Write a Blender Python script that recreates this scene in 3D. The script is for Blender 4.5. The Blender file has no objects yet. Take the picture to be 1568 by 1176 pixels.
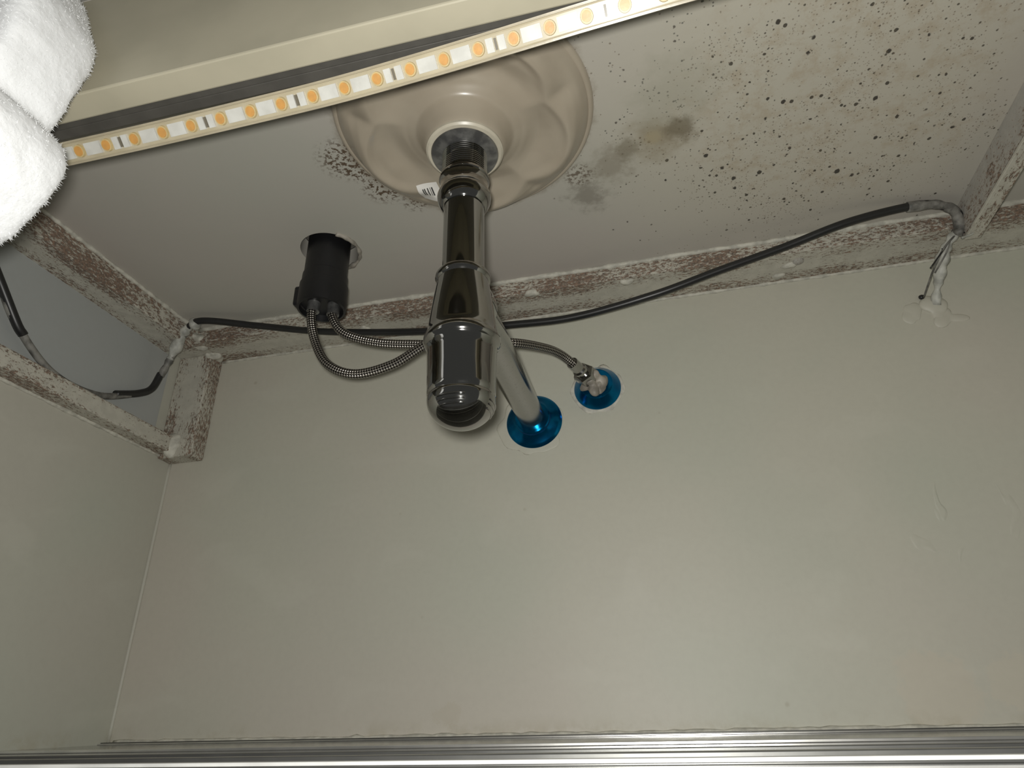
import bpy, bmesh, math, random
from mathutils import Vector, Matrix, noise
from mathutils.bvhtree import BVHTree
random.seed(7)
scn = bpy.context.scene
scn.view_settings.view_transform = 'Standard'
scn.view_settings.look = 'None'

# ------------------------------------------------------------ node helpers
class M:
    def __init__(s, name):
        s.m = bpy.data.materials.new(name); s.m.use_nodes = True
        s.nt = s.m.node_tree; s.b = s.nt.nodes['Principled BSDF']
        s.L = s.nt.links
        s.pos = s.nt.nodes.new('ShaderNodeNewGeometry').outputs['Position']
    def set(s, **k):
        for a, v in k.items():
            a = a.replace('_', ' ')
            if isinstance(v, bpy.types.NodeSocket): s.L.new(v, s.b.inputs[a])
            else:
                if isinstance(v, tuple) and len(v) == 3: v = v + (1,)
                s.b.inputs[a].default_value = v
    def n(s, t, **k):
        nd = s.nt.nodes.new(t)
        for a, v in k.items(): setattr(nd, a, v)
        return nd
    def plug(s, sock, v):
        if isinstance(v, bpy.types.NodeSocket): s.L.new(v, sock)
        else:
            if isinstance(v, tuple) and len(v) == 3 and sock.type == 'RGBA': v = v + (1,)
            sock.default_value = v
    def math(s, op, a, b=0.0, c=None, clamp=False):
        nd = s.n('ShaderNodeMath', operation=op); nd.use_clamp = clamp
        s.plug(nd.inputs[0], a); s.plug(nd.inputs[1], b)
        if c is not None: s.plug(nd.inputs[2], c)
        return nd.outputs[0]
    def mr(s, v, a, b, c=0.0, d=1.0, smooth=True):
        nd = s.n('ShaderNodeMapRange'); nd.clamp = True
        if smooth: nd.interpolation_type = 'SMOOTHSTEP'
        s.plug(nd.inputs[0], v)
        for i, x in enumerate((a, b, c, d)): nd.inputs[i+1].default_value = x
        return nd.outputs[0]
    def scale(s, vec, sc, loc=(0, 0, 0)):
        nd = s.n('ShaderNodeMapping'); s.plug(nd.inputs[0], vec)
        nd.inputs['Scale'].default_value = sc; nd.inputs['Location'].default_value = loc
        return nd.outputs[0]
    def noise(s, sc, det=3, rough=.5, vec=None, dist=0.0):
        nd = s.n('ShaderNodeTexNoise'); s.plug(nd.inputs['Vector'], vec or s.pos)
        nd.inputs['Scale'].default_value = sc; nd.inputs['Detail'].default_value = det
        nd.inputs['Roughness'].default_value = rough; nd.inputs['Distortion'].default_value = dist
        return nd.outputs[0]
    def vor(s, sc, vec=None, rnd=1.0, feat='F1'):
        nd = s.n('ShaderNodeTexVoronoi', feature=feat); s.plug(nd.inputs['Vector'], vec or s.pos)
        nd.inputs['Scale'].default_value = sc; nd.inputs['Randomness'].default_value = rnd
        return nd
    def mix(s, f, a, b, mode='MIX'):
        nd = s.n('ShaderNodeMix', data_type='RGBA', blend_type=mode)
        s.plug(nd.inputs[0], f); s.plug(nd.inputs[6], a); s.plug(nd.inputs[7], b)
        return nd.outputs[2]
    def dist(s, p):
        nd = s.n('ShaderNodeVectorMath', operation='DISTANCE'); s.L.new(s.pos, nd.inputs[0])
        nd.inputs[1].default_value = p; return nd.outputs['Value']
    def sep(s, v=None):
        nd = s.n('ShaderNodeSeparateXYZ'); s.plug(nd.inputs[0], v or s.pos); return nd.outputs
    def bump(s, h, st=.3, d=.001):
        nd = s.n('ShaderNodeBump'); nd.inputs['Strength'].default_value = st
        nd.inputs['Distance'].default_value = d; s.plug(nd.inputs['Height'], h)
        s.L.new(nd.outputs[0], s.b.inputs['Normal'])

def simple(name, col, rough=.5, metal=0.0, bumpsc=None, bs=.2, bd=.0005, var=.1):
    m = M(name)
    n = m.noise(bumpsc or 60, 4)
    c2 = tuple(x*(1-var) for x in col); c1 = tuple(min(1, x*(1+var)) for x in col)
    m.set(Base_Color=m.mix(m.mr(n, .3, .7), c2, c1), Roughness=rough, Metallic=metal)
    if bumpsc: m.bump(n, bs, bd)
    return m.m

# ------------------------------------------------------------ mesh helpers
def link(o, parent=None):
    scn.collection.objects.link(o)
    if parent: o.parent = parent
    return o
def empty(name, loc=(0, 0, 0)):
    e = bpy.data.objects.new(name, None); e.empty_display_size = .02
    return link(e)
def mesh_obj(name, bm, mat, parent=None, smooth=False):
    me = bpy.data.meshes.new(name); bm.to_mesh(me); bm.free()
    if mat: me.materials.append(mat)
    if smooth:
        for p in me.polygons: p.use_smooth = True
    return link(bpy.data.objects.new(name, me), parent)
def box(name, lo, hi, mat, parent=None, bev=.001):
    bm = bmesh.new()
    bmesh.ops.create_cube(bm, size=1)
    for v in bm.verts:
        v.co = Vector([lo[i] + (v.co[i]+.5)*(hi[i]-lo[i]) for i in range(3)])
    if bev: bmesh.ops.bevel(bm, geom=bm.edges[:], offset=bev, segments=2, affect='EDGES', profile=.5)
    return mesh_obj(name, bm, mat, parent)
def revolve(name, prof, origin, axis, mat, parent=None, seg=64, smooth=True):
    """prof: list of (r, h); axis: direction of h"""
    bm = bmesh.new(); q = Vector((0, 0, 1)).rotation_difference(Vector(axis).normalized())
    rings = []
    for r, h in prof:
        ring = []
        for i in range(seg):
            a = 2*math.pi*i/seg
            ring.append(bm.verts.new(Vector(origin) + q @ Vector((max(r, 1e-5)*math.cos(a), max(r, 1e-5)*math.sin(a), h))))
        rings.append(ring)
    for a, b in zip(rings, rings[1:]):
        for i in range(seg):
            bm.faces.new((a[i], a[(i+1) % seg], b[(i+1) % seg], b[i]))
    bm.faces.new(rings[0][::-1]); bm.faces.new(rings[-1])
    bmesh.ops.recalc_face_normals(bm, faces=bm.faces[:])
    o = mesh_obj(name, bm, mat, parent, smooth)
    if smooth:
        e = o.modifiers.new('es', 'EDGE_SPLIT'); e.split_angle = math.radians(38)
    return o
def catmull(pts, n=10):
    P = [Vector(p) for p in pts]; P = [2*P[0]-P[1]] + P + [2*P[-1]-P[-2]]
    out = []
    for i in range(1, len(P)-2):
        for k in range(n):
            t = k/n; a, b, c, d = P[i-1:i+3]
            out.append(.5*((2*b)+(c-a)*t+(2*a-5*b+4*c-d)*t*t+(-a+3*b-3*c+d)*t**3))
    out.append(P[-2]); return out
def tube(name, pts, r, mat, parent=None, seg=14, n=10, interp=True, flat=1.0, wob=0):
    P = catmull(pts, n) if interp else [Vector(p) for p in pts]
    bm = bmesh.new(); uvl = bm.loops.layers.uv.new('UVMap')
    up = Vector((0, 0, 1)); rings = []; L = 0; Ls = []
    t0 = (P[1]-P[0]).normalized()
    nrm = t0.cross(up)
    if nrm.length < .1: nrm = t0.cross(Vector((1, 0, 0)))
    nrm.normalize()
    for i, p in enumerate(P):
        t = (P[min(i+1, len(P)-1)] - P[max(i-1, 0)]).normalized()
        nrm = (nrm - t*nrm.dot(t)).normalized(); bn = t.cross(nrm)
        if i: L += (P[i]-P[i-1]).length
        Ls.append(L)
        rr = r(i/(len(P)-1)) if callable(r) else r
        if wob: rr *= 1+wob*noise.noise(p*150)
        rings.append([bm.verts.new(p + nrm*rr*math.cos(2*math.pi*k/seg) + bn*rr*flat*math.sin(2*math.pi*k/seg)) for k in range(seg)])
    for i in range(len(rings)-1):
        for k in range(seg):
            f = bm.faces.new((rings[i][k], rings[i][(k+1) % seg], rings[i+1][(k+1) % seg], rings[i+1][k]))
            for l, (kk, ii) in zip(f.loops, ((k, i), (k+1, i), (k+1, i+1), (k, i+1))):
                l[uvl].uv = (kk/seg, Ls[ii])
    bm.faces.new(rings[0][::-1]); bm.faces.new(rings[-1])
    bmesh.ops.recalc_face_normals(bm, faces=bm.faces[:])
    return mesh_obj(name, bm, mat, parent, True)
def blob(name, c, s, mat, parent=None, amp=.25, fr=60, sub=4):
    bm = bmesh.new(); bmesh.ops.create_icosphere(bm, subdivisions=sub, radius=1)
    for v in bm.verts:
        w = Vector([c[i]+v.co[i]*s[i] for i in range(3)])
        k = 1+amp*noise.noise(w*fr)
        v.co = Vector([c[i]+v.co[i]*s[i]*k for i in range(3)])
    return mesh_obj(name, bm, mat, parent, True)

# ------------------------------------------------------------ key dimensions (metres)
CZ = .438      # underside of the countertop
BY = .65       # back wall face
LX = -.577     # left side face
FZ = -.0175    # cabinet bottom
AX, AY = -.1147, .3625   # drain axis

# ------------------------------------------------------------ materials
def wall_mat(name, base, tint1, tint2, chips=True):
    m = M(name)
    big = m.noise(4.5, 3, .5); big2 = m.noise(2.6, 2, .5, vec=m.scale(m.pos, (1, 1, 1), (5, 3, 9)))
    c = m.mix(m.mr(big, .35, .65), base, tint1)
    c = m.mix(m.math('MULTIPLY', m.mr(big2, .45, .68), .6), c, tint2)
    fine = m.noise(160, 4, .6)
    c = m.mix(m.mr(fine, .3, .8, 0, .08), c, (.3, .28, .24))
    smear = m.noise(11, 3, .5, vec=m.scale(m.pos, (1, 1, 1.6)), dist=.6)
    c = m.mix(m.mr(smear, .55, .72, 0, .14), c, (.64, .63, .55))
    if chips:
        v = m.vor(9).outputs['Distance']
        c = m.mix(m.mr(v, .012, .028, .35, 0), c, (.3, .26, .18))
        v = m.vor(17, vec=m.scale(m.pos, (1, 1, 1), (3, 1, 2))).outputs['Distance']
        c = m.mix(m.mr(v, .012, .03, .2, 0), c, (.34, .30, .22))
    def patch(c, p, r, col, st):
        d = m.math('ADD', m.dist(p), m.math('MULTIPLY', m.math('SUBTRACT', m.noise(40, 5, .7), .5), .05))
        return m.mix(m.mr(d, r*.75, r, st, 0), c, col)
    c = patch(c, (.20, BY, .010), .034, (.58, .50, .40), .3)
    c = patch(c, (.262, BY, .014), .024, (.58, .52, .41), .3)
    c = patch(c, (-.215, BY, .0), .012, (.42, .37, .27), .2)
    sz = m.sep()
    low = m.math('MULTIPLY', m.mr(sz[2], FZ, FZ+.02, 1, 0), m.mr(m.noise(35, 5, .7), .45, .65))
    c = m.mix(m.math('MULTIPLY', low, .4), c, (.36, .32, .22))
    m.set(Base_Color=c, Roughness=.52)
    # runs of paint on the far right of the wall only
    rx = m.mr(sz[0], .19, .24, 0, 1)
    rz = m.math('MULTIPLY', m.mr(sz[2], .07, .10, 0, 1), m.mr(sz[2], .20, .17, 0, 1))
    drib = m.mr(m.noise(45, 2, .5, vec=m.scale(m.pos, (1, 1, .4)), dist=.8), .60, .66)
    drib = m.math('MULTIPLY', m.math('MULTIPLY', drib, m.math('MULTIPLY', rx, rz)), .8)
    lump = m.math('ADD', m.math('MULTIPLY', smear, .9), m.math('MULTIPLY', fine, .07))
    m.bump(m.math('ADD', lump, drib), .4, .0016)
    return m.m
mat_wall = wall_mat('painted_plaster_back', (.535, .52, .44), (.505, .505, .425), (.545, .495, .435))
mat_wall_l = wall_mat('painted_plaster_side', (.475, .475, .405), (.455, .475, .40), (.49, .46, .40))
mat_panel = wall_mat('blue_grey_panel', (.37, .385, .375), (.39, .39, .37), (.36, .375, .37), False)

# countertop underside with mould specks and water stains
m = M('mouldy_painted_countertop')
c = m.mix(m.mr(m.noise(5, 3), .35, .65), (.45, .425, .38), (.425, .415, .365))
c = m.mix(m.mr(m.noise(2.7, 2), .5, .7, 0, .6), c, (.45, .405, .37))
c = m.mix(m.mr(m.dist((.16, .40, CZ)), .08, .26, .75, 0), c, (.51, .48, .395))
wobd = m.math('MULTIPLY', m.math('SUBTRACT', m.noise(9, 3), .5), .20)
clump = m.mr(m.noise(16, 4, .65, vec=m.scale(m.pos, (1, 1, 1), (2, 5, 1))), .40, .60, .12, 1)
mf = m.math('MULTIPLY', m.mr(m.math('ADD', m.dist((.175, .435, CZ)), wobd), .06, .17, 1, 0), clump)
c = m.mix(m.math('MULTIPLY', m.mr(m.math('ADD', m.dist((.19, .40, CZ)), wobd), .08, .17, 1, 0), m.mr(m.noise(55, 5, .78), .44, .68, .0, .42)), c, (.35, .265, .165))
def specks(c, sc, lo, hi, col, seed, dens, st, field, el=1.0):
    v = m.vor(sc, vec=m.scale(m.pos, (1, el, 1), (seed, seed*.7, 0)))
    sp = m.n('ShaderNodeSeparateColor'); m.L.new(v.outputs['Color'], sp.inputs[0])
    keep = m.math('LESS_THAN', sp.outputs[0], m.math('MULTIPLY', field, dens))
    rad = m.mr(sp.outputs[1], 0, 1, lo, hi, False)
    wob = m.math('ADD', v.outputs['Distance'], m.math('MULTIPLY', m.math('SUBTRACT', m.noise(500, 2), .5), .14))
    a = m.mr(m.math('SUBTRACT', wob, rad), -.03, .03, 1, 0)
    return m.mix(m.math('MULTIPLY', m.math('MULTIPLY', a, keep), st), c, col)
mfw = m.math('MULTIPLY', m.mr(m.math('ADD', m.dist((.17, .42, CZ)), wobd), .08, .23, 1, 0), clump)
c = specks(c, 85, .09, .20, (.035, .03, .025), 1.3, .75, .95, mf, .8)
c = specks(c, 140, .10, .23, (.045, .038, .028), 6.3, .8, .92, mf, .9)
c = specks(c, 200, .10, .21, (.06, .05, .035), 4.1, .6, .85, mfw)
c = specks(c, 360, .14, .30, (.14, .10, .065), 7.7, .7, .6, mfw)
c = specks(c, 520, .16, .33, (.17, .13, .085), 3.7, .7, .5, mf)
mf2 = m.mr(m.dist((.12, .46, CZ)), .08, .24, 1, 0)
c = specks(c, 80, .05, .11, (.07, .06, .05), 2.9, .35, .85, mf2)
clump2 = m.mr(m.noise(30, 3, .6, vec=m.scale(m.pos, (1, 1, 1), (7, 3, 1))), .46, .62, 0, 1)
mf3 = m.math('MULTIPLY', m.mr(m.math('ADD', m.dist((.065, .365, CZ)), wobd), .04, .11, 1, 0), clump2)
c = specks(c, 300, .12, .26, (.10, .10, .085), 5.9, .8, .75, mf3)
c = specks(c, 160, .08, .16, (.05, .05, .045), 8.9, .45, .85, mf3)
def stain(c, p, r, col, st, nsc=28, amp=.05):
    d = m.math('ADD', m.dist(p), m.math('MULTIPLY', m.math('SUBTRACT', m.noise(nsc, 5, .65), .5), amp))
    return m.mix(m.mr(d, r*.2, r, st, 0), c, col)
c = stain(c, (.033, .426, CZ), .033, (.25, .205, .125), .7)
c = stain(c, (.033, .427, CZ), .011, (.40, .34, .22), .6, 40, .01)
c = stain(c, (.056, .419, CZ), .019, (.17, .14, .09), .8)
c = stain(c, (.010, .436, CZ), .018, (.19, .165, .11), .6, 60, .04)
c = stain(c, (-.006, .450, CZ), .030, (.22, .19, .14), .55, 90, .05)
c = stain(c, (-.030, .482, CZ), .026, (.17, .15, .12), .6, 90, .05)
c = stain(c, (.05, .385, CZ), .05, (.33, .32, .25), .4, 50, .07)
d = m.dist((-.12, .37, CZ))
ring = m.mr(m.math('ADD', d, m.math('MULTIPLY', m.math('SUBTRACT', m.noise(60, 4, .7), .5), .02)), .103, .112, 1, 0)
c = m.mix(m.math('MULTIPLY', ring, .55), c, (.2, .16, .11))
def grit(c, p, r, st):
    a = m.mr(m.dist(p), r*.4, r, 1, 0)
    b = m.mr(m.noise(240, 3, .7), .5, .56)
    return m.mix(m.math('MULTIPLY', m.math('MULTIPLY', a, b), st), c, (.10, .07, .045))
c = grit(c, (-.232, .385, CZ), .030, 1); c = grit(c, (-.212, .425, CZ), .026, 1); c = grit(c, (-.225, .40, CZ), .018, 1)
c = grit(c, (-.19, .45, CZ), .018, .8); c = grit(c, (-.035, .455, CZ), .018, .8)
m.set(Base_Color=c, Roughness=.6)
m.bump(m.math('ADD', m.noise(12, 4, .6, dist=1), m.math('MULTIPLY', m.noise(200, 3), .15)), .3, .0012)
mat_top = m.m

def rail_mat(name, ax, cen, hw, stretch, amount=.5, c0=(.52, .50, .43)):
    m = M(name); s = m.sep()
    v = m.scale(m.pos, stretch)
    n1 = m.noise(1, 5, .85, vec=v)
    e = m.math('DIVIDE', m.math('ABSOLUTE', m.math('SUBTRACT', s[ax], cen)), hw)
    em = m.math('ADD', m.mr(e, .15, .5, .0, .09), m.mr(e, .7, 1.0, 0, .04))
    em = m.math('ADD', em, m.mr(m.noise(13, 3), .35, .7, -.05, .04))
    t = m.math('ADD', n1, em)
    th = .630-amount*.05
    rust = m.mr(t, th, th+.025, 0, .9)
    n2 = m.noise(90, 3)
    base = m.mix(m.mr(n2, .3, .7), c0, tuple(x*.88 for x in c0))
    base = m.mix(m.mr(t, .54, .65, 0, .3), base, (.44, .36, .27))
    rc = m.mix(m.mr(m.noise(400, 2), .3, .7), (.225, .135, .09), (.09, .065, .05))
    m.set(Base_Color=m.mix(rust, base, rc), Roughness=.7)
    m.bump(m.math('ADD', m.math('MULTIPLY', rust, -.4), m.noise(70, 4, .6)), .5, .0015)
    return m.m
mat_rail_b = rail_mat('rusty_painted_steel_back', 1, .624, .027, (170, 420, 420), amount=.6)
mat_rail_l = rail_mat('rusty_painted_steel_side', 0, -.556, .022, (420, 170, 420), amount=.9)
mat_rail_ll = rail_mat('rusty_painted_steel_low', 2, .297, .02, (420, 170, 420), amount=.7)
mat_post = rail_mat('rusty_painted_steel_post', 0, -.552, .030, (420, 420, 170), amount=.7)
mat_rail_r = rail_mat('rusty_painted_steel_right', 2, .436, .030, (420, 170, 420), amount=.0, c0=(.40, .385, .35))
mat_flange = rail_mat('rusty_painted_steel_flange', 0, .316, .02, (420, 170, 420), amount=.3)

m = M('cream_board')
c = m.mix(m.mr(m.noise(18, 4), .35, .7), (.47, .435, .33), (.42, .39, .295))
m.set(Base_Color=c, Roughness=.45); m.bump(m.noise(60, 4), .2, .0006); mat_apron = m.m
mat_dark = simple('dark_grey_strip', (.10, .095, .085), .55, .3, 80)
m = M('chrome'); sm = m.noise(35, 4, .6, vec=m.scale(m.pos, (1, 1, .3)))
m.set(Base_Color=(.37, .365, .355), Metallic=1.0, Roughness=m.mr(sm, .4, .75, .04, .13)); mat_chrome = m.m
m = M('worn_chrome_pipe'); sp_ = m.mr(m.noise(420, 3), .58, .68, 0, .45)
m.set(Base_Color=m.mix(sp_, (.39, .385, .37), (.27, .265, .25)), Metallic=1.0, Roughness=.16)
mat_worn = m.m
m = M('dull_zinc_flange'); m.set(Base_Color=m.mix(m.mr(m.noise(120, 4), .35, .65), (.27, .27, .26), (.14, .14, .14)), Metallic=.7, Roughness=.38)
mat_zinc = m.m
m = M('blue_anodised_metal'); m.set(Base_Color=m.mix(m.mr(m.noise(80, 3), .3, .7), (.0, .17, .38), (.0, .11, .28)), Metallic=.9, Roughness=.2)
mat_blue = m.m
m = M('glazed_ceramic'); c = m.mix(m.mr(m.noise(25, 4), .35, .7), (.40, .35, .275), (.365, .315, .245))
m.set(Base_Color=c, Roughness=.30, Coat_Weight=.2, Coat_Roughness=.1); m.bump(m.noise(90, 2), .08, .0005); mat_cer = m.m
mat_cer_rim = simple('ceramic_foot_ring', (.52, .48, .385), .35, 0, 60)
mat_blackpl = simple('black_plastic', (.008, .008, .009), .42, 0, 120)
mat_cable = simple('black_cable_sheath', (.016, .016, .016), .38, 0, 60)
mat_cable_g = simple('dusty_cable_sheath', (.16, .155, .14), .6, 0, 120, var=.5)
mat_putty = simple('dirty_silicone', (.30, .275, .235), .5, 0, 90, .5, .002, .35)
mat_caulk = simple('white_caulk', (.50, .485, .42), .6, 0, 120, .6, .002, .2)
mat_tape = simple('grey_tape', (.42, .42, .38), .5, 0, 100, .5, .001, .3)

def braid(name):
    m = M(name); uv = m.n('ShaderNodeUVMap').outputs[0]; s = m.sep(uv)
    u = m.math('MULTIPLY', s[0], 2*math.pi*5); w = m.math('MULTIPLY', s[1], 2*math.pi*200)
    a = m.math('SINE', m.math('ADD', u, w)); b = m.math('SINE', m.math('SUBTRACT', u, w))
    p = m.math('MULTIPLY', a, b)
    c = m.mix(m.mr(p, -.35, .35), (.03, .026, .024), (.48, .45, .41))
    m.set(Base_Color=c, Metallic=.9, Roughness=.28); m.bump(p, .7, .0007); return m.m
mat_braid = braid('braided_steel_hose')

# ------------------------------------------------------------ room shell
box('wall_back', (-.62, BY, FZ-.03), (.50, BY+.03, CZ+.02), mat_wall, bev=0)
box('wall_left', (LX-.02, .2105, FZ-.03), (LX, BY, CZ), mat_wall_l, bev=0)
box('wall_right', (.46, .2105, FZ-.03), (.48, BY, CZ), mat_wall_l, bev=0)
box('wall_left_panel', (LX, .23, .306), (LX+.003, .61, .412), mat_panel, bev=0)

BC = Vector((-.118, .3685, 0))
top = box('countertop', (-.62, .2105, CZ), (.50, BY, CZ+.022), mat_top, bev=0)
cuts = [revolve('cut', [(.0295, -.1), (.0295, .1)], (-.3037, .4975, CZ), (0, 0, 1), None, smooth=False),
        revolve('cut2', [(.1030, -.1), (.1030, .1)], (BC.x, BC.y, CZ), (0, 0, 1), None, seg=96, smooth=False)]
for cu in cuts:
    mod = top.modifiers.new('hole', 'BOOLEAN'); mod.object = cu; mod.operation = 'DIFFERENCE'; mod.solver = 'EXACT'
dg = bpy.context.evaluated_depsgraph_get()
nm = bpy.data.meshes.new_from_object(top.evaluated_get(dg)); top.modifiers.clear(); top.data = nm
for cu in cuts: bpy.data.objects.remove(cu)

tube('trim_1', [(LX+.0005, BY-.0005, .285), (LX+.001, BY-.001, .15), (LX+.0005, BY-.0005, FZ)], .0022, mat_wall_l, seg=8)

# ------------------------------------------------------------ steel support frame
fr = empty('countertop_support_frame')
box('back_rail', (LX, .598, .419), (.50, BY, CZ), mat_rail_b, fr, .0015)
box('side_rail_upper', (LX, .23, .412), (LX+.042, .598, CZ), mat_rail_l, fr, .0015)
box('side_rail_lower', (LX, .23, .288), (LX+.020, .632, .308), mat_rail_ll, fr, .0015)
box('corner_post', (LX, .627, .283), (LX+.046, BY, .419), mat_post, fr, .0015)
box('cross_rail_web', (.320, .225, .406), (.3235, .600, CZ), mat_rail_r, fr, .0006)
box('cross_rail_flange', (.320, .225, .404), (.334, .600, .4075), mat_flange, fr, .0006)
tube('seam_back', [(x*.06-.53, .5975, CZ-.001+.0006*math.sin(x*2.1)) for x in range(18)], .0028, mat_caulk, fr, 8, 6, wob=.5)
tube('seam_side', [(LX+.0425, .24+.04*i, CZ-.001) for i in range(10)], .0025, mat_caulk, fr, 8, 6, wob=.5)
tube('seam_wall', [(x*.06-.53, BY-.0005, .4185) for x in range(18)], .0022, mat_caulk, fr, 8, 6, wob=.6)
tube('seam_low', [(LX+.0005, .24+.04*i, .2875) for i in range(11)], .0022, mat_caulk, fr, 8, 6, wob=.6)
blob('weld_corner', (LX+.043, .607, .428), (.011, .013, .011), mat_caulk, fr, .6, 90)
blob('weld_low', (LX+.017, .628, .297), (.011, .008, .012), mat_caulk, fr, .6, 90)
blob('weld_post', (LX+.046, .632, .419), (.009, .012, .006), mat_caulk, fr, .7, 90)
for i, (x, y) in enumerate(((-.108, .603), (-.005, .605), (.165, .620), (.155, .637), (-.32, .62))):
    blob('caulk_lump_%d' % i, (x, y, .4195), (.008, .005, .004), mat_caulk, fr, .7, 120, 3)
revolve('bolt', [(0, 0), (.0055, .0), (.0055, .002), (.003, .0035), (0, .0038)], (.172, .615, .4195), (0, 0, -1), mat_rail_r, fr, 20)

# ------------------------------------------------------------ front apron + dark strip
ap = empty('cabinet_front_apron')
box('apron_board', (-.60, .2105, .340), (.48, .2275, CZ), mat_apron, ap, .0012)
box('dark_strip', (-.60, .2275, .3425), (.05, .2330, .375), mat_dark, ap, .0008)  # dark grey strip filling the gap between apron board and LEDs
box('dark_strip_lip', (-.60, .2330, .3430), (.02, .2400, .3450), mat_dark, ap, .0005)

# ------------------------------------------------------------ LED strip
led = empty('led_strip_light')
m = M('strip_plastic'); m.set(Base_Color=m.mix(m.mr(m.noise(50, 3), .3, .7), (.56, .50, .37), (.46, .41, .29)), Roughness=.25); mat_sp = m.m
mat_spd = simple('strip_edge_bead', (.42, .37, .27), .25, 0, 60)
mat_chip = simple('led_phosphor', (.66, .30, .03), .4, 0, 300)
mat_chipf = simple('led_yellow_surround', (.60, .46, .20), .4, 0, 300)
mat_chipw = simple('led_white_pad', (.66, .68, .68), .35, 0, 100)
mat_res = simple('resistor_black', (.07, .065, .06), .4, 0)
m = M('clear_silicone'); m.set(Base_Color=(.66, .58, .40), Roughness=.15, Transmission_Weight=.0, Alpha=.18); mat_sil = m.m
path = catmull([(-.42, .240, .3290), (-.341, .2405, .3295), (-.28, .2405, .3293), (-.22, .2398, .3292), (-.158, .2392, .3300), (-.10, .2378, .3324),
                (-.05, .2355, .3342), (.0, .2325, .3353), (.06, .229, .3355), (.14, .226, .336), (.30, .224, .3362), (.46, .224, .3362)], 16)
def strip_frame(i):
    t = (path[min(i+1, len(path)-1)]-path[max(i-1, 0)]).normalized()
    nrm = Vector((0, -.62, -.785)); nrm = (nrm - t*nrm.dot(t)).normalized()
    return t, t.cross(nrm).normalized(), nrm
def ribbon(name, w, h, off, mat, side=0):
    bm = bmesh.new(); R = []
    for i, p in enumerate(path):
        t, s, n = strip_frame(i); q = p + n*off + s*side
        R.append([bm.verts.new(q + s*a*w/2 + n*b*h/2) for a, b in ((-1, -1), (-.97, .6), (-.8, 1), (.8, 1), (.97, .6), (1, -1))])
    for a, b in zip(R, R[1:]):
        for k in range(6): bm.faces.new((a[k], a[(k+1) % 6], b[(k+1) % 6], b[k]))
    bm.faces.new(R[0]); bm.faces.new(R[-1][::-1]); bmesh.ops.recalc_face_normals(bm, faces=bm.faces[:])
    return mesh_obj(name, bm, mat, led, False)
ribbon('backing', .0120, .0016, -.001, mat_sp)
ribbon('silicone_sleeve', .0136, .0050, .0, mat_sil)
ribbon('edge_bead_1', .0016, .0026, .0, mat_spd, .0064)
ribbon('edge_bead_2', .0016, .0026, .0, mat_spd, -.0064)
acc = [0]
for a, b in zip(path, path[1:]): acc.append(acc[-1]+(b-a).length)
def at(s):
    for i in range(len(acc)-1):
        if acc[i+1] >= s:
            f = (s-acc[i])/(acc[i+1]-acc[i]); t, sd, n = strip_frame(i)
            return path[i].lerp(path[i+1], f), t, sd, n
    return path[-1], *strip_frame(len(path)-1)
def pieces(name, items, mat, rnd=False):
    bm = bmesh.new()
    for s, off, l, w, h in items:
        p, t, sd, n = at(s); p = p + sd*off + n*.0005
        if rnd: r = bmesh.ops.create_cone(bm, cap_ends=True, segments=18, radius1=.5, radius2=.46, depth=1)
        else: r = bmesh.ops.create_cube(bm, size=1)
        for v in r['verts']:
            c = v.co.copy(); v.co = p + t*c.x*l + sd*c.y*w + n*c.z*h
    return mesh_obj(name, bm, mat, led)
chips, pads, res, frames = [], [], [], []
s = .004; k = 0
while s < acc[-1]-.01:
    chips.append((s, .0, .0056, .0064, .0034)); frames.append((s, .0, .0074, .0082, .0020))
    if k % 3 != 2:
        pads.append((s+.0102, .0, .0112, .0074, .0014))
    else:
        pads.append((s+.0068, .0, .0042, .0074, .0014)); pads.append((s+.0136, .0, .0042, .0074, .0014))
        res.append((s+.0102, .0, .0013, .0060, .0018))
    s += .0205; k += 1
pieces('led_chips', chips, mat_chip, True); pieces('led_surrounds', frames, mat_chipf, True); pieces('solder_pads', pads, mat_chipw); pieces('resistors', res, mat_res)

# ------------------------------------------------------------ basin (underside)
bs = empty('ceramic_basin')
def bz(r, th):
    prof = [(0, .3935), (.027, .3935), (.0295, .3942), (.0310, .3975), (.0335, .4055), (.038, .4135), (.046, .4175), (.060, .4188), (.074, .4188), (.084, .4200), (.091, .4232), (.0970, .4282), (.1010, .4333), (.104, .4385), (.105, .4395)]
    z = prof[-1][1]
    for (a, za), (b, zb) in zip(prof, prof[1:]):
        if r <= b:
            z = za+(zb-za)*(r-a)/(b-a); break
    # broad petals pressed into the shell
    w = abs(math.sin(2.5*(th+.22)))          # 5 petals
    rc = .072+.015*w
    d = r-rc
    fade = max(0, min(1, (.1-r)/.010)) * max(0, min(1, (r-.040)/.012))
    z -= fade*.0058*math.exp(-(d/(.0050 if d < 0 else .011))**2)*(.3+.7*w)
    z += fade*.0055*math.exp(-((r-.060)/.011)**2)*w
    z += fade*.0045*math.exp(-((r-.086)/.010)**2)*(1-w)**3
    return z
bm = bmesh.new(); NR, NS = 110, 280; R = []
for i in range(NR+1):
    r = .105*(i/NR)**.9 if i else 1e-5
    ring = []
    for k in range(NS):
        th = 2*math.pi*k/NS; f = max(0, min(1, (r-.03)/.06))
        c = Vector((AX, AY, 0)).lerp(BC, f)
        ring.append(bm.verts.new((c.x+r*math.cos(th), c.y+r*math.sin(th), bz(r, th))))
    R.append(ring)
for a, b in zip(R, R[1:]):
    for k in range(NS): bm.faces.new((a[k], b[k], b[(k+1) % NS], a[(k+1) % NS]))
bmesh.ops.recalc_face_normals(bm, faces=bm.faces[:])
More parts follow.
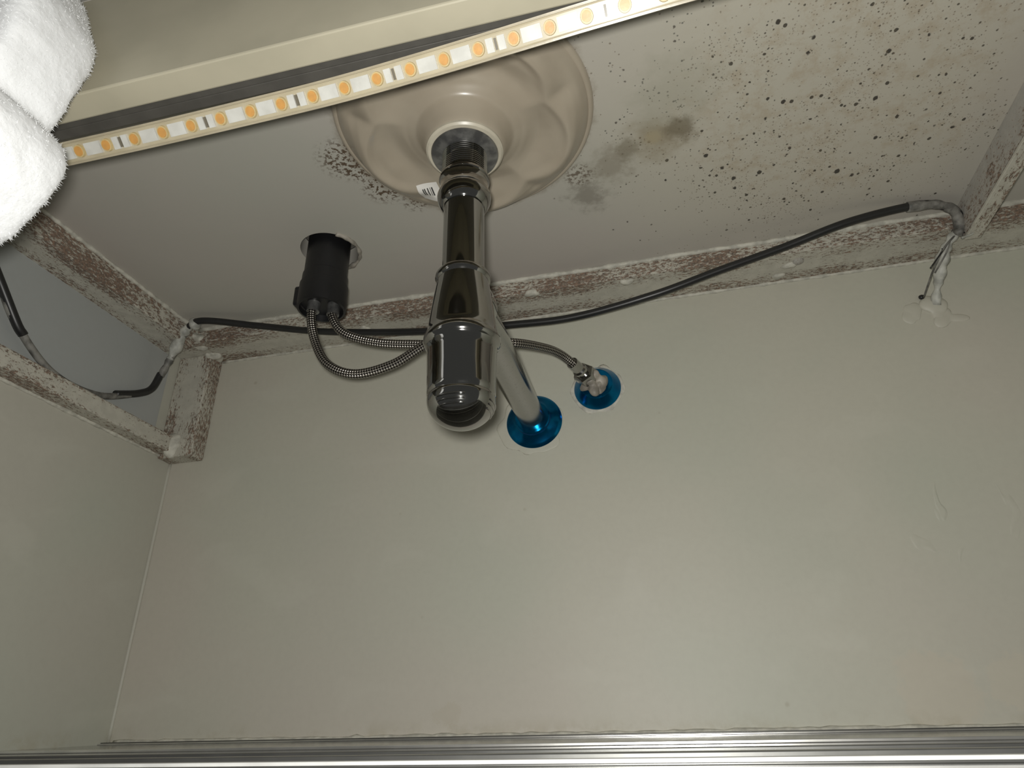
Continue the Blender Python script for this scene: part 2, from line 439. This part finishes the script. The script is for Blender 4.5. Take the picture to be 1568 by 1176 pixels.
for _ in range(5): bmesh.ops.smooth_vert(bm, verts=[v for v in bm.verts if not v.is_boundary], factor=.5, use_axis_x=True, use_axis_y=True, use_axis_z=True)
bvh = BVHTree.FromBMesh(bm)
mesh_obj('bowl_underside', bm, mat_cer, bs, True)
revolve('rolled_rim', [(.0985, .001), (.1000, -.0022), (.1020, -.0034), (.1040, -.0032), (.1055, -.0018), (.1060, .0)], (BC.x, BC.y, CZ-.0003), (0, 0, 1), mat_cer, bs, 128)
revolve('foot_ring', [(.024, .0), (.025, -.0012), (.0285, -.0012), (.0300, .0002), (.0300, .002)], (AX, AY, .3938), (0, 0, 1), mat_cer_rim, bs, 80)
revolve('bowl_above_counter', [(.10, 0), (.125, .03), (.15, .08), (.158, .10), (.154, .104), (.146, .09), (.12, .04), (.09, .012), (0.0, .008)], (BC.x, BC.y+.0, CZ+.0225), (0, 0, 1), mat_cer_rim, bs, 80)
# barcode sticker conforming to the bowl
sxa, sya, sw_, sh_ = -.1745, .4110, .0185, .0225
m = M('barcode_label'); s_ = m.sep()
bars = m.math('GREATER_THAN', m.noise(1, 0, 0, vec=m.scale(m.pos, (750, 0, 0))), .52)
my = m.math('MULTIPLY', m.mr(s_[1], sya+.0045, sya+.005, 0, 1, False), m.mr(s_[1], sya+sh_-.0085, sya+sh_-.008, 1, 0, False))
mx = m.math('MULTIPLY', m.mr(s_[0], sxa+.003, sxa+.0035, 0, 1, False), m.mr(s_[0], sxa+sw_-.0025, sxa+sw_-.002, 1, 0, False))
m.set(Base_Color=m.mix(m.math('MULTIPLY', m.math('MULTIPLY', bars, my), mx), (.78, .76, .72), (.04, .04, .04)), Roughness=.5); mat_lab = m.m
bm = bmesh.new(); G = []
for j in range(13):
    row = []
    for i in range(13):
        x = sxa + sw_*i/12; y = sya + sh_*j/12
        h = bvh.ray_cast(Vector((x, y, .2)), Vector((0, 0, 1)))
        row.append(bm.verts.new((x, y, h[0].z-.0006)))
    G.append(row)
for j in range(12):
    for i in range(12): bm.faces.new((G[j][i], G[j+1][i], G[j+1][i+1], G[j][i+1]))
mesh_obj('barcode_sticker', bm, mat_lab, bs, True)

# ------------------------------------------------------------ bottle trap
tr = empty('chrome_bottle_trap')
O = (AX, AY, 0); UP = (0, 0, 1)
revolve('drain_flange', [(.0, .3935), (.0255, .3930), (.0262, .3915), (.0255, .3898), (.0175, .3885), (.0, .3885)], O, UP, mat_zinc, tr)
th = []
h = .3885
while h > .364:
    th += [(.0166, h), (.0174, h-.0005), (.0174, h-.0009), (.0166, h-.0014)]; h -= .0019
revolve('threaded_neck', [(0, .3885)]+th+[(0, .361)], O, UP, mat_chrome, tr)
revolve('coupling_nut', [(.0, .3660), (.0172, .3658), (.0190, .3650), (.0192, .3632), (.0180, .3615), (.0180, .3520), (.0195, .3500), (.0202, .3475), (.0198, .3440), (.0184, .3410), (.0170, .3380), (.0155, .3365), (0, .3360)], O, UP, mat_chrome, tr)
revolve('tail_pipe', [(0, .340), (.0150, .340), (.0150, .272), (0, .272)], O, UP, mat_chrome, tr)
cupend = []
for i in range(0, 19):
    a = i/18*math.pi/2
    cupend.append((.0220*math.cos(a) if i < 18 else 0, .1790-.0185*math.sin(a)))
revolve('bottle_body', [(0, .2770), (.0158, .2768), (.0184, .2760), (.0193, .2746), (.0194, .2722), (.0186, .2708), (.0180, .2698), (.0186, .2660), (.0204, .2540),
        (.0222, .2400), (.0232, .2310), (.0239, .2268), (.0248, .2254), (.0256, .2236), (.0258, .2214), (.0253, .2194), (.0242, .2182),
        (.0234, .2168), (.0230, .2120), (.0225, .2000), (.0222, .1860), (.0221, .1825), (.0215, .1817), (.0215, .1808), (.0220, .1801)]+cupend, O, UP, mat_chrome, tr, 96)
# reflections on the cap, modelled as short raised arcs
for i, hh in enumerate((.1750, .1722, .1696)):
    sa = (.1790-hh)/.0185; rr = .0220*math.sqrt(1-sa*sa)+.0001
    for q, a0 in enumerate((-2.05, -.3, 1.6)):
        tube('cap_reflection_arc_%d_%d' % (i, q), [(AX+rr*math.cos(a0+j*.11), AY+rr*math.sin(a0+j*.11), hh) for j in range(9)], .0006, mat_chrome, tr, 8, 3)
OZ = .2845
revolve('outlet_collar', [(0, .012), (.0178, .012), (.0182, .016), (.0182, .028), (.0170, .031), (.0160, .032), (0, .032)], (AX, AY, .262), (-.02, 1, .09), mat_chrome, tr)
tube('outlet_pipe', [(AX-.0003, AY+.016, .264), (AX-.001, AY+.035, .2665), (AX-.003, .46, .2760), (AX-.006, .56, .2825), (AX-.0073, .65, .2855)], .0142, mat_worn, tr, 48)
ex = (AX-.0073, BY, .2855)
revolve('wall_escutcheon', [(0, .0), (.0305, .0), (.0308, .001), (.0300, .0022), (.0270, .0040), (.0235, .0062), (.0205, .0085), (.0195, .0095), (.0192, .0125), (.0180, .0135), (.0160, .0135), (0, .013)], ex, (0, -1, 0), mat_blue, tr, 80)
blob('escutcheon_sealant', (ex[0]-.004, BY, ex[2]-.004), (.034, .0015, .0335), mat_wall, tr, .25, 60)

# ------------------------------------------------------------ angle valve
va = empty('water_supply_valve')
vx = (-.0506, BY, .3164)
revolve('wall_escutcheon', [(0, .0), (.0250, .0), (.0254, .001), (.0246, .0024), (.0220, .006), (.0190, .0105), (.0175, .0125), (.0155, .013), (0, .012)], vx, (0, -1, 0), mat_blue, va, 80)
vd = Vector((-.36, -.85, .12)).normalized(); v0 = Vector((-.0515, .640, .3168))
revolve('valve_stub', [(0, 0), (.0105, 0), (.0108, .010), (.0095, .012), (.0095, .016), (0, .016)], v0, vd, mat_worn, va, 30)
revolve('hex_nut', [(0, .015), (.0112, .015), (.0118, .017), (.0118, .026), (.0105, .029), (0, .029)], v0, vd, mat_worn, va, 6, smooth=False)
revolve('ferrule', [(0, .028), (.0078, .028), (.0078, .034), (.0062, .036), (.0062, .048), (0, .048)], v0, vd, mat_worn, va, 24)
blob('dried_sealant', tuple(v0+vd*.010+Vector((.001, -.002, -.003))), (.0115, .010, .0115), mat_putty, va, .9, 110)
blob('dried_sealant_tip', tuple(v0+vd*.006+Vector((.007, -.004, -.008))), (.006, .005, .007), mat_putty, va, .8, 150, 3)
blob('wall_sealant', (vx[0]+.001, BY, vx[2]-.001), (.029, .0018, .029), mat_caulk, va, .35, 70)
hend = v0+vd*.046

# ------------------------------------------------------------ faucet shank + hoses
fa = empty('faucet_shank_with_hoses')
FX, FY = -.3037, .4975
revolve('shank_sleeve', [(0, .462), (.0215, .462), (.0215, .4050), (.0225, .4040), (.0228, .3930), (.0240, .3920), (.0242, .3700), (.0236, .3655), (.0215, .3650), (.0205, .372), (0, .372)], (FX-.001, FY, 0), UP, mat_blackpl, fa, 48)
box('sleeve_latch', (FX-.0285, FY-.010, .370), (FX-.020, FY+.010, .392), mat_blackpl, fa, .002)
revolve('faucet_base', [(0, 0), (.033, 0), (.033, .006), (.028, .01), (.024, .10), (0, .102)], (FX, FY, CZ+.0225), UP, mat_chrome, fa, 40)
tube('braided_hose_hot', [(FX-.0075, FY-.004, .378), (FX-.0085, FY-.004, .355), (-.3060, .4965, .328), (-.290, .497, .301), (-.262, .500, .2885), (-.226, .502, .2945), (-.195, .504, .3120), (-.160, .507, .3250), (-.135, .51, .3290)], .0045, mat_braid, fa, 16, 14)
tube('braided_hose_cold', [(FX+.009, FY+.004, .378), (FX+.010, FY+.004, .358), (-.280, .505, .338), (-.245, .510, .3250), (-.200, .515, .3190), (-.155, .520, .3130), (-.118, .525, .3140), (-.0925, .560, .3240), (-.0800, .582, .3270), tuple(hend-vd*.0)], .0045, mat_braid, fa, 16, 14)
revolve('hose_ferrule_1', [(0, 0), (.0062, 0), (.0064, .012), (0, .012)], (FX-.0075, FY-.004, .362), UP, mat_zinc, fa, 20)
revolve('hose_ferrule_2', [(0, 0), (.0062, 0), (.0064, .012), (0, .012)], (FX+.010, FY+.004, .360), UP, mat_zinc, fa, 20)
tube('hole_sealant', [(FX+.031*math.cos(a), FY+.031*math.sin(a), CZ-.0003) for a in [x*.3 for x in range(-3, 9)]], .0022, mat_putty, fa, 8, 6, wob=.7)

# ------------------------------------------------------------ cable
cb = empty('power_cable')
tube('cable_back_run', [(.3187, .598, .4150), (.316, .586, .4265), (.300, .576, .4310), (.2744, .570, .4318), (.214, .570, .4248), (.1525, .580, .4140), (.0872, .585, .401), (.0196, .590, .3866),
     (-.0645, .600, .380), (-.136, .602, .3830), (-.2344, .602, .3905), (-.357, .600, .4085), (-.4424, .590, .4245), (-.506, .570, .4300), (-.531, .575, .4240)], .0040, mat_cable, cb, 14, 12)
tube('cable_corner', [(-.528, .575, .4245), (-.538, .579, .414), (-.549, .583, .395), (-.560, .5845, .3706)], .0043, mat_cable_g, cb, 12, 10, wob=.3)
tube('cable_side_run', [(-.560, .5845, .3706), (-.5635, .580, .352), (-.5655, .565, .339), (-.5655, .513, .3127), (-.5655, .456, .311), (-.5655, .4067, .338), (-.5655, .379, .367), (-.560, .34, .400), (-.545, .30, .409), (-.52, .26, .425)], .0036, mat_cable_g, cb, 12, 12)
tube('cable_side_dark', [(-.5652, .4167, .331), (-.5650, .4067, .338), (-.5650, .379, .367), (-.5595, .34, .400)], .0044, mat_cable, cb, 12, 10)
tube('cable_side_dark_low', [(-.5602, .5845, .3730), (-.5636, .580, .352), (-.5656, .565, .339), (-.5656, .535, .324)], .0042, mat_cable, cb, 12, 10)
tube('tape_wrap_right', [(.268, .5705, .4316), (.290, .5725, .4318), (.303, .577, .4305), (.314, .585, .4275), (.3187, .596, .4170)], .0050, mat_cable_g, cb, 12, 8, wob=.3)
tube('tape_wrap_corner', [(-.512, .571, .4295), (-.528, .574, .4250), (-.540, .579, .411), (-.551, .583, .391)], .0056, mat_tape, cb, 12, 8, wob=.8)
ti = empty('taped_wire_tail')
kx = Vector((.3187, .598, .4150))
blob('knot', tuple(kx), (.006, .007, .008), mat_cable_g, ti, .7, 150, 3)
tube('tape_tail', [kx, (.310, .601, .409), (.304, .615, .399), (.301, .633, .383), (.2970, .648, .3640)], lambda t: .0034-.001*math.sin(t*9)*.6, mat_tape, ti, 8, 8, flat=1.5, wob=.7)
tube('tape_tail_thin', [kx, (.300, .598, .398), (.289, .608, .382), (.2860, .640, .370)], .0010, mat_cable_g, ti, 6, 8)
tube('wire_end', [(.304, .608, .404), (.3045, .620, .394), (.303, .640, .391)], .0020, mat_cable, ti, 8, 6)
tube('wire_stray_1', [(.309, .601, .408), (.297, .599, .394), (.284, .604, .380)], .0008, mat_cable, ti, 6, 6)
tube('wire_stray_2', [(.309, .601, .408), (.303, .603, .396), (.294, .620, .384)], .0008, mat_cable_g, ti, 6, 6)
tube('wire_stray_3', [kx, (.322, .594, .408), (.330, .590, .412)], .0010, mat_cable, ti, 6, 6)
tube('tape_tail_loose', [kx, (.324, .590, .404), (.312, .588, .399)], .0012, mat_tape, ti, 6, 8)
blob('wall_filler', (.298, BY, .3620), (.011, .003, .015), mat_wall, ti, .9, 70)
blob('wall_filler_low', (.304, BY, .350), (.018, .0018, .010), mat_wall, ti, .9, 70)
blob('wall_filler_left', (.274, BY, .358), (.008, .0014, .012), mat_wall, ti, .9, 90)
blob('wire_stub', (.2870, .648, .3745), (.0026, .003, .0026), mat_cable, ti, .5, 200, 2)

# ------------------------------------------------------------ cabinet bottom with sliding-door track
mt = M('glossy_grey_laminate'); mt.set(Base_Color=mt.mix(mt.mr(mt.noise(5, 4), .3, .7), (.15, .15, .14), (.09, .09, .085)), Roughness=.10); mat_fl = mt.m
mat_alu = simple('brushed_aluminium', (.62, .61, .58), .28, .85, 40)
mat_alul = simple('pale_aluminium', (.62, .62, .60), .4, .2, 40)
mat_alud = simple('aluminium_groove', (.10, .10, .095), .4, .6, 40)
box('floor', (-.60, .235, FZ-.02), (.48, BY, FZ), mat_fl, bev=0)
tk = empty('sliding_door_track')
box('track_base', (-.577, .285, FZ), (.46, .375, FZ+.0008), mat_alud, tk, .0002)
for i, (y, w, hh, mm) in enumerate(((.288, .006, .0022, mat_alul), (.312, .004, .0030, mat_alud), (.335, .003, .0022, mat_alu), (.370, .005, .0022, mat_alud))):
    box('fin_%d' % i, (-.577, y, FZ), (.46, y+w, FZ+hh), mm, tk, .0004)
box('fin_rear', (-.577, .46, FZ), (.46, .466, FZ+.0020), mat_alu, tk, .0004)
bt = empty('baseboard_back')
box('base_strip', (-.577, BY-.010, FZ), (.46, BY, FZ+.002), mat_alud, bt, .0003)
box('base_strip_lip', (-.577, BY-.014, FZ), (.46, BY-.010, FZ+.0012), mat_alu, bt, .0003)
tube('base_caulk', [(-.57+.05*i, BY-.0005, FZ+.0022) for i in range(21)], .0018, mat_caulk, bt, 8, 6, wob=.9)

# ------------------------------------------------------------ white towel draped over the counter edge
bm = bmesh.new()
def prism(pts, y0, y1):
    """closed polygon in XZ extruded along Y"""
    a = [bm.verts.new((x, y0, z)) for x, z in pts]; b = [bm.verts.new((x, y1, z)) for x, z in pts]
    n = len(pts)
    bm.faces.new(a); bm.faces.new(b[::-1])
    for i in range(n): bm.faces.new((a[i], b[i], b[(i+1) % n], a[(i+1) % n]))
D = -.0080
prism([(-.50, .285), (-.304+D, .285), (-.289+D, .305), (-.283+D, .330), (-.285+D, .360), (-.300+D, .395), (-.322+D, .430), (-.345+D, .480), (-.50, .480)], .154, .2035)
prism([(-.50, .208), (-.318+D, .208), (-.296+D, .220), (-.275+D, .242), (-.270+D, .258), (-.275+D, .274), (-.289+D, .290), (-.50, .290)], .150, .2035)
prism([(-.50, .466), (-.355, .466), (-.355, .488), (-.50, .488)], .160, .34)
bmesh.ops.recalc_face_normals(bm, faces=bm.faces[:])
tw = mesh_obj('white_towel', bm, None)
md = tw.modifiers.new('r', 'REMESH'); md.mode = 'VOXEL'; md.voxel_size = .0035
md = tw.modifiers.new('s', 'SMOOTH'); md.iterations = 26; md.factor = .8
dg = bpy.context.evaluated_depsgraph_get(); dg.update()
nm = bpy.data.meshes.new_from_object(tw.evaluated_get(dg)); tw.modifiers.clear(); tw.data = nm
bm = bmesh.new(); bm.from_mesh(nm); bm.normal_update()
for v in bm.verts:
    n_ = v.normal.copy()
    d_ = .004*noise.noise(Vector((v.co.x*14, v.co.y*14, v.co.z*22))) + .0010*noise.noise(v.co*120)
    d_ -= .0018*math.exp(-((v.co.z-.288-.008*noise.noise(Vector((v.co.x*12, v.co.y*12, 3))))/.009)**2)
    if v.co.z < .43: v.co += n_*d_
bm.normal_update()
faces = bm.faces[:]; area = [f.calc_area() for f in faces]; tot = sum(area)
N = 60000; new = []
for f, a in zip(faces, area):
    k = a/tot*N; k = int(k)+(1 if random.random() < k-int(k) else 0)
    vs = [v.co for v in f.verts]
    for _ in range(k):
        w = [random.random() for _ in vs]; sw = sum(w)
        p = sum((v*x for v, x in zip(vs, w)), Vector())/sw
        d = (f.normal + Vector((random.uniform(-1, 1), random.uniform(-1, 1), random.uniform(-1, 1)))*.8).normalized()
        sd = d.orthogonal().normalized()*.00012
        new.append((p, d*random.uniform(.0006, .0022), sd))
for p, d, sd in new:
    a = bm.verts.new(p-sd); b = bm.verts.new(p+sd); c = bm.verts.new(p+d)
    bm.faces.new((a, b, c))
bm.to_mesh(nm); bm.free()
for p in nm.polygons: p.use_smooth = True
m = M('white_terry'); m.set(Base_Color=(.80, .81, .82), Roughness=.95, Sheen_Weight=.2); m.bump(m.noise(260, 3), .4, .0015)
nm.materials.clear(); nm.materials.append(m.m)

# ------------------------------------------------------------ world + light
w = bpy.data.worlds.new('room_dim'); scn.world = w; w.use_nodes = True
w.node_tree.nodes['Background'].inputs[0].default_value = (.62, .63, .59, 1)
w.node_tree.nodes['Background'].inputs[1].default_value = .12
ld = bpy.data.lights.new('phone_flash', 'POINT'); ld.energy = 9.0; ld.shadow_soft_size = .010; ld.color = (1, .985, .935)
lo = link(bpy.data.objects.new('phone_flash', ld)); lo.location = (-.008, -.006, .011)

# ------------------------------------------------------------ camera
Z_ = Vector((-48, 2008, -1010)).normalized()
Y_ = Vector((266, -502, -1010)); Y_ = (Y_-Z_*Y_.dot(Z_)).normalized(); X_ = Y_.cross(Z_)
cd = bpy.data.cameras.new('camera'); cd.sensor_width = 36; cd.lens = 36*1010/1568; cd.clip_start = .005
co = link(bpy.data.objects.new('camera', cd))
co.matrix_world = Matrix((X_, Y_, Z_)).to_4x4()
scn.camera = co
